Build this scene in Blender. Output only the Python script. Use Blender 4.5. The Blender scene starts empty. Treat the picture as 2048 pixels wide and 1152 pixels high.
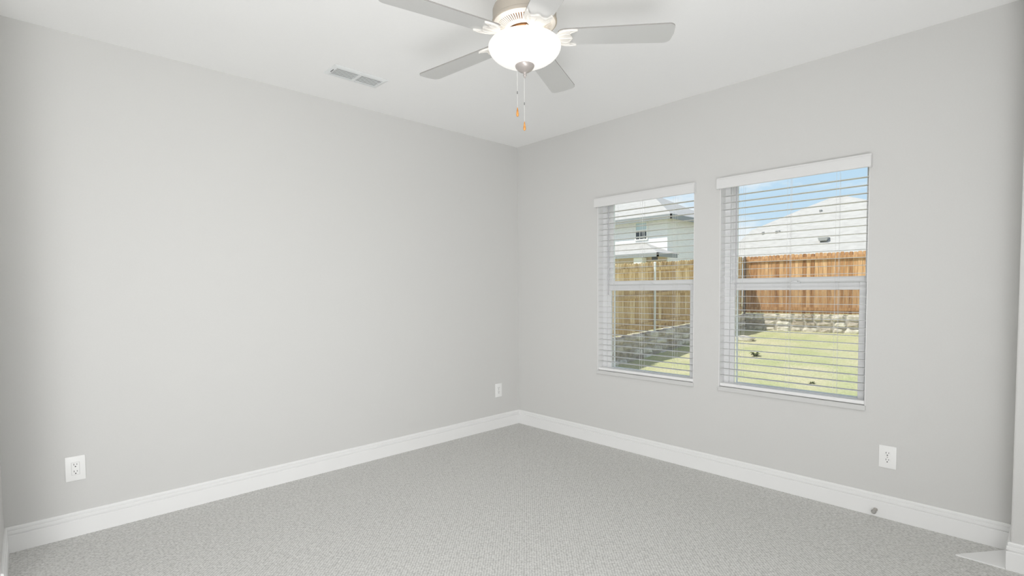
import bpy, bmesh, math, random
from mathutils import Vector, Matrix
random.seed(7)
SC = bpy.context.scene
COL = SC.collection
PI = math.pi

# ------------------------------------------------------------------ camera
CAM_POS = Vector((-3.5942, -3.6965, 1.3409))
F_PX, YAW, PITCH, ROLL, SHY = 1032.07, 0.811193, -0.041694, -0.0074627, 46.14
fwd = Vector((math.cos(YAW)*math.cos(PITCH), math.sin(YAW)*math.cos(PITCH), math.sin(PITCH)))
rt = fwd.cross(Vector((0, 0, 1))).normalized()
up = rt.cross(fwd)
r2 = math.cos(ROLL)*rt + math.sin(ROLL)*up
u2 = -math.sin(ROLL)*rt + math.cos(ROLL)*up
cam_d = bpy.data.cameras.new('camera')
cam = bpy.data.objects.new('camera', cam_d)
COL.objects.link(cam)
cam.matrix_world = Matrix(((r2.x, u2.x, -fwd.x, CAM_POS.x), (r2.y, u2.y, -fwd.y, CAM_POS.y),
                           (r2.z, u2.z, -fwd.z, CAM_POS.z), (0, 0, 0, 1)))
cam_d.sensor_fit = 'HORIZONTAL'
cam_d.sensor_width = 36
cam_d.lens = 36*F_PX/2048
cam_d.shift_y = SHY/2048
cam_d.clip_start = 0.02
cam_d.clip_end = 500
SC.camera = cam

# ------------------------------------------------------------------ world, sun, area lights, exposure
SC.view_settings.view_transform = 'Standard'
SC.view_settings.look = 'None'
SC.view_settings.gamma = 1
SC.view_settings.use_curve_mapping = False
SC.view_settings.exposure = 0.0
SC.cycles.use_denoising = True
SC.cycles.max_bounces = 12
SC.cycles.diffuse_bounces = 8
SC.cycles.transparent_max_bounces = 24
SC.cycles.sample_clamp_indirect = 6

world = bpy.data.worlds.new('sky')
SC.world = world
world.use_nodes = True
wt = world.node_tree
wt.nodes.clear()
def wn(kind, **kw):
    n = wt.nodes.new(kind)
    for k, v in kw.items(): setattr(n, k, v)
    return n
w_out = wn('ShaderNodeOutputWorld')
w_bg = wn('ShaderNodeBackground')
w_tc = wn('ShaderNodeTexCoord')
w_sep = wn('ShaderNodeSeparateXYZ')
wt.links.new(w_tc.outputs['Generated'], w_sep.inputs[0])
w_ramp = wn('ShaderNodeValToRGB')
w_ramp.color_ramp.elements[0].position = 0.0
w_ramp.color_ramp.elements[0].color = (0.64, 0.79, 0.92, 1)
w_ramp.color_ramp.elements[1].position = 0.55
w_ramp.color_ramp.elements[1].color = (0.40, 0.58, 0.88, 1)
e = w_ramp.color_ramp.elements.new(0.22)
e.color = (0.50, 0.70, 0.89, 1)
wt.links.new(w_sep.outputs['Z'], w_ramp.inputs[0])
w_map = wn('ShaderNodeMapping')
w_map.inputs['Scale'].default_value = (1, 1, 2.6)
w_map.inputs['Location'].default_value = (0.35, 0.2, 0.1)
wt.links.new(w_tc.outputs['Generated'], w_map.inputs[0])
w_noise = wn('ShaderNodeTexNoise')
w_noise.inputs['Scale'].default_value = 5.5
w_noise.inputs['Detail'].default_value = 6
w_noise.inputs['Roughness'].default_value = 0.55
wt.links.new(w_map.outputs[0], w_noise.inputs['Vector'])
w_cr = wn('ShaderNodeValToRGB')
w_cr.color_ramp.elements[0].position = 0.48
w_cr.color_ramp.elements[1].position = 0.60
wt.links.new(w_noise.outputs[0], w_cr.inputs[0])
w_mix = wn('ShaderNodeMix', data_type='RGBA')
wt.links.new(w_cr.outputs[0], w_mix.inputs['Factor'])
wt.links.new(w_ramp.outputs[0], w_mix.inputs['A'])
w_mix.inputs['B'].default_value = (0.86, 0.90, 0.95, 1)
wt.links.new(w_mix.outputs['Result'], w_bg.inputs['Color'])
w_bg.inputs['Strength'].default_value = 1.08
wt.links.new(w_bg.outputs[0], w_out.inputs[0])

sun_d = bpy.data.lights.new('sun', 'SUN')
sun_d.energy = 5.2
sun_d.angle = math.radians(0.6)
sun_d.color = (1.0, 0.95, 0.87)
sun = bpy.data.objects.new('sun', sun_d)
COL.objects.link(sun)
sun.rotation_euler = Vector((0.55, -0.42, -1.0)).to_track_quat('-Z', 'Y').to_euler()
sun.location = (0, 8, 12)

def area(name, loc, direction, sx, sy, power, color):
    d = bpy.data.lights.new(name, 'AREA')
    d.shape = 'RECTANGLE'
    d.size, d.size_y = sx, sy
    d.energy = power
    d.color = color
    o = bpy.data.objects.new(name, d)
    COL.objects.link(o)
    o.location = loc
    o.rotation_euler = Vector(direction).to_track_quat('-Z', 'Z').to_euler()
    return o
# added soft fill behind the camera, unseen, to brighten the walls and carpet
fill_light = area('fill_light', (-4.7, -4.2, 1.6), (2.9, 3.2, -0.9), 1.6, 1.6, 34, (0.985, 0.99, 1.0))
fill_light.data.spread = math.radians(100)
# second added fill, unseen and low, aimed up to bounce off the ceiling
area('ceiling_fill', (-3.6, -4.1, 0.2), (0.10, 0.25, 1.0), 2.0, 2.0, 72, (0.985, 0.99, 1.0))

# ------------------------------------------------------------------ materials
def mat(name, color, rough=0.6, metal=0.0, spec=0.5, emit=None, estr=0.0):
    m = bpy.data.materials.new(name)
    m.use_nodes = True
    b = m.node_tree.nodes['Principled BSDF']
    b.inputs['Base Color'].default_value = (*color, 1)
    b.inputs['Roughness'].default_value = rough
    b.inputs['Metallic'].default_value = metal
    b.inputs['Specular IOR Level'].default_value = spec
    if emit:
        b.inputs['Emission Color'].default_value = (*emit, 1)
        b.inputs['Emission Strength'].default_value = estr
    return m
def nodes(m):
    return m.node_tree, m.node_tree.nodes['Principled BSDF']
def add_noise(m, scale, c1, c2, p1=0.35, p2=0.65, detail=4, mapscale=(1, 1, 1), bump=0.0, dist=0.01):
    t, b = nodes(m)
    tc = t.nodes.new('ShaderNodeTexCoord')
    mp = t.nodes.new('ShaderNodeMapping')
    mp.inputs['Scale'].default_value = mapscale
    t.links.new(tc.outputs['Object'], mp.inputs[0])
    n = t.nodes.new('ShaderNodeTexNoise')
    n.inputs['Scale'].default_value = scale
    n.inputs['Detail'].default_value = detail
    t.links.new(mp.outputs[0], n.inputs['Vector'])
    r = t.nodes.new('ShaderNodeValToRGB')
    r.color_ramp.elements[0].position = p1
    r.color_ramp.elements[0].color = (*c1, 1)
    r.color_ramp.elements[1].position = p2
    r.color_ramp.elements[1].color = (*c2, 1)
    t.links.new(n.outputs[0], r.inputs[0])
    t.links.new(r.outputs[0], b.inputs['Base Color'])
    if bump:
        bp = t.nodes.new('ShaderNodeBump')
        bp.inputs['Strength'].default_value = bump
        bp.inputs['Distance'].default_value = dist
        t.links.new(n.outputs[0], bp.inputs['Height'])
        t.links.new(bp.outputs[0], b.inputs['Normal'])
    return m

WALL = add_noise(mat('wall_paint', (0.70, 0.69, 0.67), 0.75, spec=0.25), 160, (0.632, 0.629, 0.616), (0.642, 0.639, 0.626), bump=0.06, dist=0.002)
CEIL = add_noise(mat('ceiling_paint', (0.84, 0.84, 0.83), 0.9, spec=0.1), 140, (0.925, 0.925, 0.92), (0.935, 0.935, 0.93), bump=0.06, dist=0.002)
TRIM = mat('trim_paint', (0.83, 0.83, 0.825), 0.38, spec=0.4)
VINYL = mat('window_vinyl', (0.86, 0.865, 0.87), 0.35)
SLAT = mat('slat_white', (0.64, 0.64, 0.635), 0.45)
SILL = mat('sill_paint', (0.62, 0.62, 0.61), 0.45)
VALANCE = mat('valance_white', (0.73, 0.73, 0.725), 0.45)
CORD = mat('cord_white', (0.75, 0.75, 0.74), 0.8)
WAND = mat('wand_plastic', (0.42, 0.42, 0.44), 0.25)
PLATE = mat('plate_white', (0.86, 0.86, 0.85), 0.3)
DARK = mat('slot_dark', (0.03, 0.03, 0.03), 0.6)
NICKEL = mat('satin_nickel', (0.55, 0.53, 0.50), 0.3, metal=1.0)
FANWHITE = mat('fan_white', (0.80, 0.775, 0.735), 0.45)
BLADE = mat('blade_white', (0.60, 0.60, 0.59), 0.3)
nodes_b = BLADE.node_tree.nodes['Principled BSDF']
nodes_b.inputs['Coat Weight'].default_value = 0.9
nodes_b.inputs['Coat Roughness'].default_value = 0.14
nodes_b.inputs['Coat IOR'].default_value = 1.75
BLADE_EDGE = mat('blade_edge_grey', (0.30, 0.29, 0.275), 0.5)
DRUM = mat('motor_champagne', (0.40, 0.36, 0.305), 0.45)
COPPER = mat('motor_copper', (0.50, 0.27, 0.13), 0.4, metal=0.6)
CAP = mat('finial_pewter', (0.46, 0.42, 0.40), 0.32, metal=0.3)
BOWL = mat('frosted_glass', (0.55, 0.54, 0.525), 0.3, emit=(1.0, 0.965, 0.925), estr=0.62)
BOWL_IN = mat('frosted_glass_inside', (0.85, 0.84, 0.82), 0.5, emit=(1.0, 0.95, 0.88), estr=0.8)
CHAIN = mat('chain_metal', (0.78, 0.77, 0.75), 0.35, metal=0.4)
AMBER = add_noise(mat('amber_wood', (0.60, 0.27, 0.06), 0.3), 60, (0.50, 0.19, 0.035), (0.72, 0.36, 0.10))
VENTW = mat('vent_white', (0.80, 0.82, 0.82), 0.4)
VENTD = mat('duct_grey', (0.22, 0.225, 0.23), 0.7)

def carpet_material():
    m = mat('carpet_loops', (0.4, 0.39, 0.37), 0.95, spec=0.05)
    t, b = nodes(m)
    tc = t.nodes.new('ShaderNodeTexCoord')
    v = t.nodes.new('ShaderNodeTexVoronoi')
    v.inputs['Scale'].default_value = 79
    v.inputs['Randomness'].default_value = 0.32
    mp = t.nodes.new('ShaderNodeMapping')
    mp.inputs['Rotation'].default_value = (0, 0, PI/4)
    t.links.new(tc.outputs['Object'], mp.inputs[0])
    t.links.new(mp.outputs[0], v.inputs['Vector'])
    r = t.nodes.new('ShaderNodeValToRGB')
    r.color_ramp.elements[0].position = 0.25
    r.color_ramp.elements[0].color = (0.77, 0.765, 0.745, 1)
    r.color_ramp.elements[1].position = 0.72
    r.color_ramp.elements[1].color = (0.46, 0.455, 0.445, 1)
    t.links.new(v.outputs['Distance'], r.inputs[0])
    n = t.nodes.new('ShaderNodeTexNoise')
    n.inputs['Scale'].default_value = 45
    n.inputs['Detail'].default_value = 3
    t.links.new(tc.outputs['Object'], n.inputs['Vector'])
    mx = t.nodes.new('ShaderNodeMix')
    mx.data_type = 'RGBA'
    mx.blend_type = 'MULTIPLY'
    mx.inputs['Factor'].default_value = 0.3
    r2_ = t.nodes.new('ShaderNodeValToRGB')
    r2_.color_ramp.elements[0].position = 0.3
    r2_.color_ramp.elements[0].color = (0.62, 0.62, 0.60, 1)
    r2_.color_ramp.elements[1].position = 0.7
    r2_.color_ramp.elements[1].color = (1, 1, 1, 1)
    t.links.new(n.outputs[0], r2_.inputs[0])
    t.links.new(r.outputs[0], mx.inputs['A'])
    t.links.new(r2_.outputs[0], mx.inputs['B'])
    t.links.new(mx.outputs['Result'], b.inputs['Base Color'])
    bp = t.nodes.new('ShaderNodeBump')
    bp.invert = True
    bp.inputs['Strength'].default_value = 0.55
    bp.inputs['Distance'].default_value = 0.004
    t.links.new(v.outputs['Distance'], bp.inputs['Height'])
    t.links.new(bp.outputs[0], b.inputs['Normal'])
    return m
CARPET = carpet_material()

def glass_material():
    m = bpy.data.materials.new('clear_glass')
    m.use_nodes = True
    t = m.node_tree
    t.nodes.clear()
    o = t.nodes.new('ShaderNodeOutputMaterial')
    tr = t.nodes.new('ShaderNodeBsdfTransparent')
    tr.inputs[0].default_value = (0.97, 0.985, 0.98, 1)
    g = t.nodes.new('ShaderNodeBsdfGlossy')
    g.inputs['Roughness'].default_value = 0.02
    f = t.nodes.new('ShaderNodeFresnel')
    f.inputs[0].default_value = 1.35
    mx = t.nodes.new('ShaderNodeMixShader')
    t.links.new(f.outputs[0], mx.inputs[0])
    t.links.new(tr.outputs[0], mx.inputs[1])
    t.links.new(g.outputs[0], mx.inputs[2])
    t.links.new(mx.outputs[0], o.inputs[0])
    return m
GLASS = glass_material()
def screen_material():
    m = bpy.data.materials.new('insect_mesh')
    m.use_nodes = True
    t = m.node_tree
    t.nodes.clear()
    o = t.nodes.new('ShaderNodeOutputMaterial')
    tr = t.nodes.new('ShaderNodeBsdfTransparent')
    d = t.nodes.new('ShaderNodeBsdfDiffuse')
    d.inputs[0].default_value = (0.10, 0.10, 0.10, 1)
    mx = t.nodes.new('ShaderNodeMixShader')
    mx.inputs[0].default_value = 0.16
    t.links.new(tr.outputs[0], mx.inputs[1])
    t.links.new(d.outputs[0], mx.inputs[2])
    t.links.new(mx.outputs[0], o.inputs[0])
    return m
SCREEN = screen_material()

# ------------------------------------------------------------------ mesh helpers
class MB:
    def __init__(self):
        self.bm = bmesh.new()
    def box(self, lo, hi, bevel=0.0, seg=2, mtx=None):
        x0, y0, z0 = lo
        x1, y1, z1 = hi
        r = bmesh.ops.create_cube(self.bm, size=1.0)
        vs = r['verts']
        for v in vs:
            v.co = Vector((x0+(v.co.x+.5)*(x1-x0), y0+(v.co.y+.5)*(y1-y0), z0+(v.co.z+.5)*(z1-z0)))
        if bevel:
            es = list({e for v in vs for e in v.link_edges})
            rr = bmesh.ops.bevel(self.bm, geom=es, offset=bevel, segments=seg, affect='EDGES', profile=0.5)
            vs = list({v for f in rr['faces'] for v in f.verts} | {v for v in vs if v.is_valid})
        if mtx is not None:
            for v in vs: v.co = mtx @ v.co
        return self
    def lathe(self, prof, c=(0, 0, 0), seg=48):
        c = Vector(c)
        rings = []
        for (r, z) in prof:
            if r < 1e-6:
                rings.append([self.bm.verts.new(c+Vector((0, 0, z)))])
            else:
                rings.append([self.bm.verts.new(c+Vector((r*math.cos(2*PI*k/seg), r*math.sin(2*PI*k/seg), z))) for k in range(seg)])
        for a, b in zip(rings, rings[1:]):
            for k in range(seg):
                k2 = (k+1) % seg
                q = []
                for v in ((a[k], a[k2]) if len(a) > 1 else (a[0],)): q.append(v)
                for v in ((b[k2], b[k]) if len(b) > 1 else (b[0],)): q.append(v)
                if len(q) >= 3: self.bm.faces.new(q)
        return self
    def tube(self, pts, r, seg=8, close_ends=True):
        pts = [Vector(p) for p in pts]
        rs = r if isinstance(r, (list, tuple)) else [r]*len(pts)
        rings = []
        prev = None
        for i, p in enumerate(pts):
            d = (pts[min(i+1, len(pts)-1)]-pts[max(i-1, 0)]).normalized()
            a = prev if prev is not None else (Vector((1, 0, 0)) if abs(d.x) < .9 else Vector((0, 1, 0)))
            n1 = (a-d*a.dot(d)).normalized()
            prev = n1
            n2 = d.cross(n1)
            rings.append([self.bm.verts.new(p+rs[i]*(math.cos(2*PI*k/seg)*n1+math.sin(2*PI*k/seg)*n2)) for k in range(seg)])
        for a, b in zip(rings, rings[1:]):
            for k in range(seg):
                self.bm.faces.new((a[k], a[(k+1) % seg], b[(k+1) % seg], b[k]))
        if close_ends:
            self.bm.faces.new(list(reversed(rings[0])))
            self.bm.faces.new(rings[-1])
        return self
    def prism(self, poly, lo, hi, frame):
        """poly of 2D points extruded along the third axis; frame(u, v, w) -> point"""
        a = [self.bm.verts.new(Vector(frame(u, v, lo))) for u, v in poly]
        b = [self.bm.verts.new(Vector(frame(u, v, hi))) for u, v in poly]
        n = len(poly)
        self.bm.faces.new(list(reversed(a)))
        self.bm.faces.new(b)
        for k in range(n):
            self.bm.faces.new((a[k], a[(k+1) % n], b[(k+1) % n], b[k]))
        return self
    def quad(self, *pts):
        self.bm.faces.new([self.bm.verts.new(Vector(p)) for p in pts])
        return self
    def build(self, name, m, parent=None, smooth=None, origin=None, mtx=None):
        if mtx is not None: bmesh.ops.transform(self.bm, matrix=mtx, verts=self.bm.verts)
        bmesh.ops.recalc_face_normals(self.bm, faces=self.bm.faces)
        o0 = Vector(origin) if origin is not None else Vector((0, 0, 0))
        if origin is not None: bmesh.ops.translate(self.bm, vec=-o0, verts=self.bm.verts)
        me = bpy.data.meshes.new(name)
        self.bm.to_mesh(me)
        self.bm.free()
        me.materials.append(m)
        if smooth is not None:
            for p in me.polygons: p.use_smooth = True
            try: me.set_sharp_from_angle(angle=math.radians(smooth))
            except Exception: pass
        o = bpy.data.objects.new(name, me)
        COL.objects.link(o)
        o.location = o0
        if parent is not None: o.parent = parent
        return o

def tag(o, label=None, cat=None, group=None, kind=None):
    if label: o['label'] = label
    if cat: o['category'] = cat
    if group: o['group'] = group
    if kind: o['kind'] = kind
    return o
def thing(name, label, cat, loc=(0, 0, 0), rz=0.0, group=None, kind=None):
    o = bpy.data.objects.new(name, None)
    COL.objects.link(o)
    o.location = loc
    o.rotation_euler = (0, 0, rz)
    o.empty_display_size = 0.1
    return tag(o, label, cat, group, kind)
def struct(o, label, cat):
    return tag(o, label, cat, kind='structure')

# ------------------------------------------------------------------ room shell
H = 2.74
XL = -3.70          # left wall plane
YJ = -3.580         # jog in the window wall
XJ = -0.25          # plane of the near stretch of the window wall
YR = -5.3           # rear wall
XA = -5.6           # far side of the entry alcove
YO = -0.6           # left wall ends here, alcove opens
W1 = (-1.860, -0.982)   # left window opening (y range)
W2 = (-2.937, -2.053)   # right window opening
ZS, ZH = 0.61, 2.106

b = MB().box((XA-.15, YR-.15, -.75), (.16, .15, 0))
struct(b.build('floor', CARPET), 'grey looped pile carpet covering the whole floor', 'carpet')
b = MB().box((XA-.15, YR-.15, H), (.16, .15, H+.2))
struct(b.build('ceiling', CEIL), 'flat white ceiling above the fan', 'ceiling')
b = MB().box((XL-.0, 0, 0), (.16, .15, H))
struct(b.build('wall_back', WALL), 'plain light grey wall left of the room corner', 'wall')
b = MB()
ys = [YJ, W2[0], W2[1], W1[0], W1[1], 0.0]
for i in range(5):
    y0, y1 = ys[i], ys[i+1]
    if i in (1, 3):
        b.box((0, y0, 0), (.16, y1, ZS))
        b.box((0, y0, ZH), (.16, y1, H))
    else:
        b.box((0, y0, 0), (.16, y1, H))
struct(b.build('wall_right', WALL), 'light grey wall holding the two windows', 'wall')
b = MB().box((XJ, YR, 0), (.16, YJ, H), bevel=0.006)
struct(b.build('wall_front', WALL), 'narrow stretch of grey wall stepping forward at the right edge', 'wall')
b = MB().box((XL-.12, YO, 0), (XL, 0.15, H), bevel=0.004)
struct(b.build('wall_left', WALL), 'edge of grey wall at the far left of the photo', 'wall')
b = MB().box((XA, YO, 0), (XL-.12, YO+.12, H))
struct(b.build('wall_alcove', WALL), 'grey wall of the entry alcove behind the camera', 'wall')
b = MB().box((XA-.15, YR, 0), (XA, YO+.12, H))
struct(b.build('wall_alcove_end', WALL), 'grey end wall of the entry alcove behind the camera', 'wall')
b = MB().box((XA-.15, YR-.15, 0), (.16, YR, H))
struct(b.build('wall_rear', WALL), 'grey wall behind the camera', 'wall')

BB = [(0, 0), (.014, 0), (.014, .087), (.0125, .0895), (.0070, .0905), (.0070, .0935), (.0115, .0955), (.0130, .098),
      (.0130, .1125), (.0115, .1150), (.0070, .1155), (.0070, .1175), (.0100, .119), (.0098, .128), (.007, .133), (.003, .134), (0, .134)]
def baseboard(name, p0, p1, nrm, m0, m1, label):
    """profile BB swept from p0 to p1; nrm points into the room; m0/m1 = +1 outer, -1 inner mitre"""
    p0, p1, nrm = Vector((*p0, 0)), Vector((*p1, 0)), Vector((*nrm, 0))
    d = (p1-p0).normalized()
    mb = MB()
    A = [mb.bm.verts.new(p0+nrm*t-d*(m0*t)+Vector((0, 0, z))) for t, z in BB]
    B = [mb.bm.verts.new(p1+nrm*t+d*(m1*t)+Vector((0, 0, z))) for t, z in BB]
    n = len(BB)
    mb.bm.faces.new(A)
    mb.bm.faces.new(list(reversed(B)))
    for k in range(n):
        mb.bm.faces.new((A[k], B[k], B[(k+1) % n], A[(k+1) % n]))
    struct(mb.build(name, TRIM), label, 'baseboard')
baseboard('baseboard_back', (XL, 0), (0, 0), (0, -1), -1, -1, 'white moulded baseboard along the blank left wall')
baseboard('baseboard_right', (0, 0), (0, YJ), (-1, 0), -1, -1, 'white moulded baseboard under the two windows')
baseboard('baseboard_jog', (0, YJ), (XJ, YJ), (0, 1), -1, 1, 'short white baseboard on the return of the wall step')
baseboard('baseboard_front', (XJ, YJ), (XJ, YR), (-1, 0), 1, 0, 'white moulded baseboard at the lower right edge of the photo')
baseboard('baseboard_left', (XL, YO), (XL, 0), (1, 0), 0, -1, 'white baseboard at the lower left edge of the photo')
# flat white triangular piece of trim on the carpet against the wall step
b = MB().prism([(-.264, -3.386), (-.0145, -3.565), (-.264, -3.565)], 0.0, .007, lambda u, v, w: (u, v, w))
struct(b.build('trim_1', TRIM), 'flat white triangular trim piece on the carpet at the wall step', 'trim')

# ------------------------------------------------------------------ windows
def make_window(name, yr, ml, mr, label):
    """yr = opening y range (y0 < y1); ml / mr = glass margins at the y1 (photo left) / y0 (photo right) side"""
    y0, y1 = yr
    root = thing(name, label, 'window', (0.075, (y0+y1)/2, ZS), kind='structure')
    root_inv = Vector(root.location)
    def part(mb, nm, m, smooth=None, parent=root, lab=None):
        mb2 = mb.build(nm, m, parent, smooth)
        mb2.location = -root_inv if parent is root else (0, 0, 0)
        if lab: mb2['label'] = lab
        return mb2
    zb = 0.640
    fl, fr = ml*0.52, min(mr*.6, .028)
    # outer frame
    f = MB()
    f.box((.078, y1-fl, zb), (.158, y1, ZH), bevel=.003)
    f.box((.078, y0, zb), (.158, y0+fr, ZH), bevel=.003)
    f.box((.078, y0+fr, ZH-.015), (.158, y1-fl, ZH), bevel=.003)
    f.box((.092, y0+fr, zb), (.158, y1-fl, zb+.010), bevel=.002)
    f.box((.102, y1-fl-.006, zb+.01), (.106, y1-fl, ZH-.015))
    part(f, 'window_frame', VINYL)
    # upper sash (outer plane)
    s = MB()
    xa, xb = .112, .140
    s.box((xa, y1-ml, 1.366), (xb, y1-fl, ZH-.015), bevel=.003)
    s.box((xa, y0+fr, 1.366), (xb, y0+mr, ZH-.015), bevel=.003)
    s.box((xa, y0+mr, 1.368), (xb, y1-ml, 1.408), bevel=.003)
    s.box((xa, y0+mr, ZH-.034), (xb, y1-ml, ZH-.015), bevel=.003)
    us = part(s, 'upper_sash', VINYL)
    g = MB().box((.124, y0+mr-.004, 1.404), (.128, y1-ml+.004, ZH-.031))
    part(g, 'glass_pane', GLASS, parent=us)
    # lower sash (inner plane)
    s = MB()
    xa, xb = .080, .109
    yl, yr_ = y1-ml+.002, y0+mr+.022
    s.box((xa, yl, zb+.012), (xb, y1-fl-.001, 1.371), bevel=.004)
    s.box((xa, y0+fr+.001, zb+.012), (xb, yr_, 1.371), bevel=.004)
    s.box((xa, yr_, 1.324), (xb, yl, 1.371), bevel=.004)
    s.box((xa, yr_, zb+.012), (xb, yl, .664), bevel=.004)
    s.box((xa-.006, yr_, 1.362), (xa+.004, yl, 1.368), bevel=.002)
    ls = part(s, 'lower_sash', VINYL)
    g = MB().box((.094, yr_-.004, .660), (.098, yl+.004, 1.328))
    part(g, 'glass_pane', GLASS, parent=ls)
    yc = (yl+yr_)/2-.02
    k = MB().box((.078, yc-.028, 1.371), (.106, yc+.028, 1.377), bevel=.002)
    k.box((.080, yc-.010, 1.377), (.100, yc+.022, 1.386), bevel=.003)
    part(k, 'sash_lock', VINYL, parent=ls)
    q = MB()
    for a, c in (((.143, yr_-.012, zb+.012), (.152, yr_, 1.37)), ((.143, yl, zb+.012), (.152, yl+.012, 1.37)),
                 ((.143, yr_, zb+.012), (.152, yl, zb+.022)), ((.143, yr_, 1.360), (.152, yl, 1.37))):
        q.box(a, c)
    fr_ = part(q, 'screen_frame', VINYL)
    q = MB().box((.1475, yr_, zb+.022), (.1485, yl, 1.360))
    part(q, 'insect_screen', SCREEN, parent=fr_)
    # stool
    q = MB().box((-.014, y0-.004, .609), (.092, y1+.004, zb), bevel=.004)
    part(q, 'window_sill', SILL)
    # painted reveal lining
    q = MB()
    q.box((-.0005, y1-.003, zb), (.078, y1, ZH)).box((-.0005, y0, zb), (.078, y0+.003, ZH)).box((-.0005, y0+.003, ZH-.003), (.078, y1-.003, ZH))
    part(q, 'reveal_lining', TRIM)
    return root
make_window('window_1', W1, .082, .050, 'single hung white window nearer the room corner')
make_window('window_2', W2, .074, .036, 'single hung white window farther from the room corner')

# ------------------------------------------------------------------ blinds
SL_P = 0.0469
def make_blind(yr, ladders, label):
    y0, y1 = yr
    base = Vector((.03, (y0+y1)/2, .655))
    root = thing('window_blind', label, 'window blind', base, group='white slatted blinds on the two windows')
    def part(mb, nm, m, smooth=None, parent=root):
        o = mb.build(nm, m, parent, smooth)
        o.location = -base if parent is root else (0, 0, 0)
        return o
    # valance with returns
    v = MB()
    poly = [(-.030, 2.033), (-.033, 2.037), (-.033, 2.092), (-.0315, 2.098), (-.028, 2.102), (-.028, 2.108), (-.018, 2.108), (-.018, 2.033)]
    v.prism(poly, y0-.012, y1+.014, lambda u, w, t: (u, t, w))
    v.box((-.018, y0-.012, 2.033), (-.001, y0-.003, 2.108))
    v.box((-.018, y1+.005, 2.033), (-.001, y1+.014, 2.108))
    part(v, 'valance', VALANCE, 30)
    h = MB().box((.004, y0+.006, 2.056), (.056, y1-.006, 2.100), bevel=.002)
    part(h, 'headrail', SLAT)
    # slats : one slightly crowned board shared by all
    me = None
    for k in range(1, 29):
        z = 2.0324-k*SL_P
        if me is None:
            s = MB()
            n = 6
            poly = [(-.0215+.043*i/n, .0008*math.cos(PI*(i/n-.5))+.001) for i in range(n+1)]
            poly += [(u, w-.0021) for u, w in reversed(poly)]
            s.prism(poly, -(y1-y0)/2+.005, (y1-y0)/2-.005, lambda u, w, t: (u, t, w))
            o = s.build('slat', SLAT, root, 40)
            me = o.data
        else:
            o = bpy.data.objects.new('slat', me)
            COL.objects.link(o)
            o.parent = root
        o.location = Vector((.03, (y0+y1)/2, z))-base
    r = MB().box((.006, y0+.005, .6425), (.054, y1-.005, .665), bevel=.003)
    part(r, 'bottom_rail', TRIM)
    for yl in ladders:
        c = MB()
        for x in (.0035, .0565):
            for dy in (-.009, .009) if x < .03 else (0,):
                c.tube([(x, yl+dy, 2.035), (x, yl+dy, .664)], .0007, 5)
        for k in range(1, 29):
            z = 2.0324-k*SL_P-.002
            c.tube([(.0035, yl+.009, z), (.0565, yl, z)], .0005, 4)
        c.tube([(.0035, yl-.009, .660), (.0035, yl+.009, .660), (.012, yl, .655)], .0007, 5)
        part(c, 'ladder_cord', CORD)
    # tilt wand at the photo-left end and lift cords
    w = MB()
    yw = y1-.116
    w.tube([(-.004, yw, 2.05), (-.006, yw, 2.02), (-.006, yw-.002, 1.30)], .0034, 6)
    w.tube([(-.006, yw-.002, 1.30), (-.006, yw-.002, 1.29)], [.0045, .003], 6)
    part(w, 'tilt_wand', WAND, 40)
    c = MB()
    yc = ladders[1]-.02
    for dy in (0, .006):
        c.tube([(-.003, yc+dy, 2.04), (-.005, yc+dy, 1.32)], .0006, 5)
    part(c, 'lift_cord', CORD)
    return root
make_blind(W1, (-1.153, -1.409, -1.698), 'white slatted blind with open slats on the window nearer the room corner')
make_blind(W2, (-2.204, -2.503, -2.777), 'white slatted blind with open slats on the window nearer the right edge')

# ------------------------------------------------------------------ wall outlets
def make_outlet(label, loc, rz, w, h, style):
    """built facing -y in local space, back on the wall plane y=0"""
    root = thing('wall_outlet', label, 'power outlet', loc, rz, group='white power outlets on the walls')
    p = MB().box((-w/2, -.0065, -h/2), (w/2, 0, h/2), bevel=.0028, seg=3)
    p.build('cover_plate', PLATE, root, 40)
    def recep(cz, r=.0165, parent=root):
        f = MB()
        poly = []
        for k in range(32):
            a = 2*PI*k/32
            poly.append((r*1.0*math.cos(a), max(-r*.82, min(r*.82, r*math.sin(a)))+cz))
        f.prism(poly, -.0085, -.006, lambda u, v, t: (u, t, v))
        o = f.build('receptacle', PLATE, root)
        s = MB()
        s.box((-.0075, -.0092, cz+.001), (-.0052, -.0084, cz+.010))
        s.box((.0052, -.0092, cz+.002), (.0075, -.0084, cz+.009))
        s.tube([(0, -.0092, cz-.0075), (0, -.0084, cz-.0075)], .0031, 10)
        s.build('slots', DARK, o)
    if style == 'duplex':
        recep(.0195)
        recep(-.0195)
        s = MB().tube([(0, -.0078, 0), (0, -.006, 0)], .0032, 12)
        s.build('screw', NICKEL, root)
    else:
        f = MB().box((-.0165, -.0085, -.0335), (.0165, -.006, .0335), bevel=.001)
        o = f.build('receptacle', PLATE, root)
        g = MB()
        for a, c in (((-.0182, -.0067, -.0352), (-.0168, -.0062, .0352)), ((.0168, -.0067, -.0352), (.0182, -.0062, .0352)),
                     ((-.0168, -.0067, .0338), (.0168, -.0062, .0352)), ((-.0168, -.0067, -.0352), (.0168, -.0062, -.0338))):
            g.box(a, c)
        g.build('insert_gap', mat('gap_grey', (.6, .6, .6), .6), root)
        s = MB()
        for cz in (.019, -.019):
            s.box((-.0075, -.0092, cz+.000), (-.0052, -.0084, cz+.009))
            s.box((.0052, -.0092, cz+.001), (.0075, -.0084, cz+.008))
            s.tube([(0, -.0092, cz-.0075), (0, -.0084, cz-.0075)], .0030, 10)
        s.build('slots', DARK, o)
make_outlet('white outlet low on the blank wall near the left edge of the photo', (-3.411, 0, .375), 0, .087, .136, 'decor')
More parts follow.
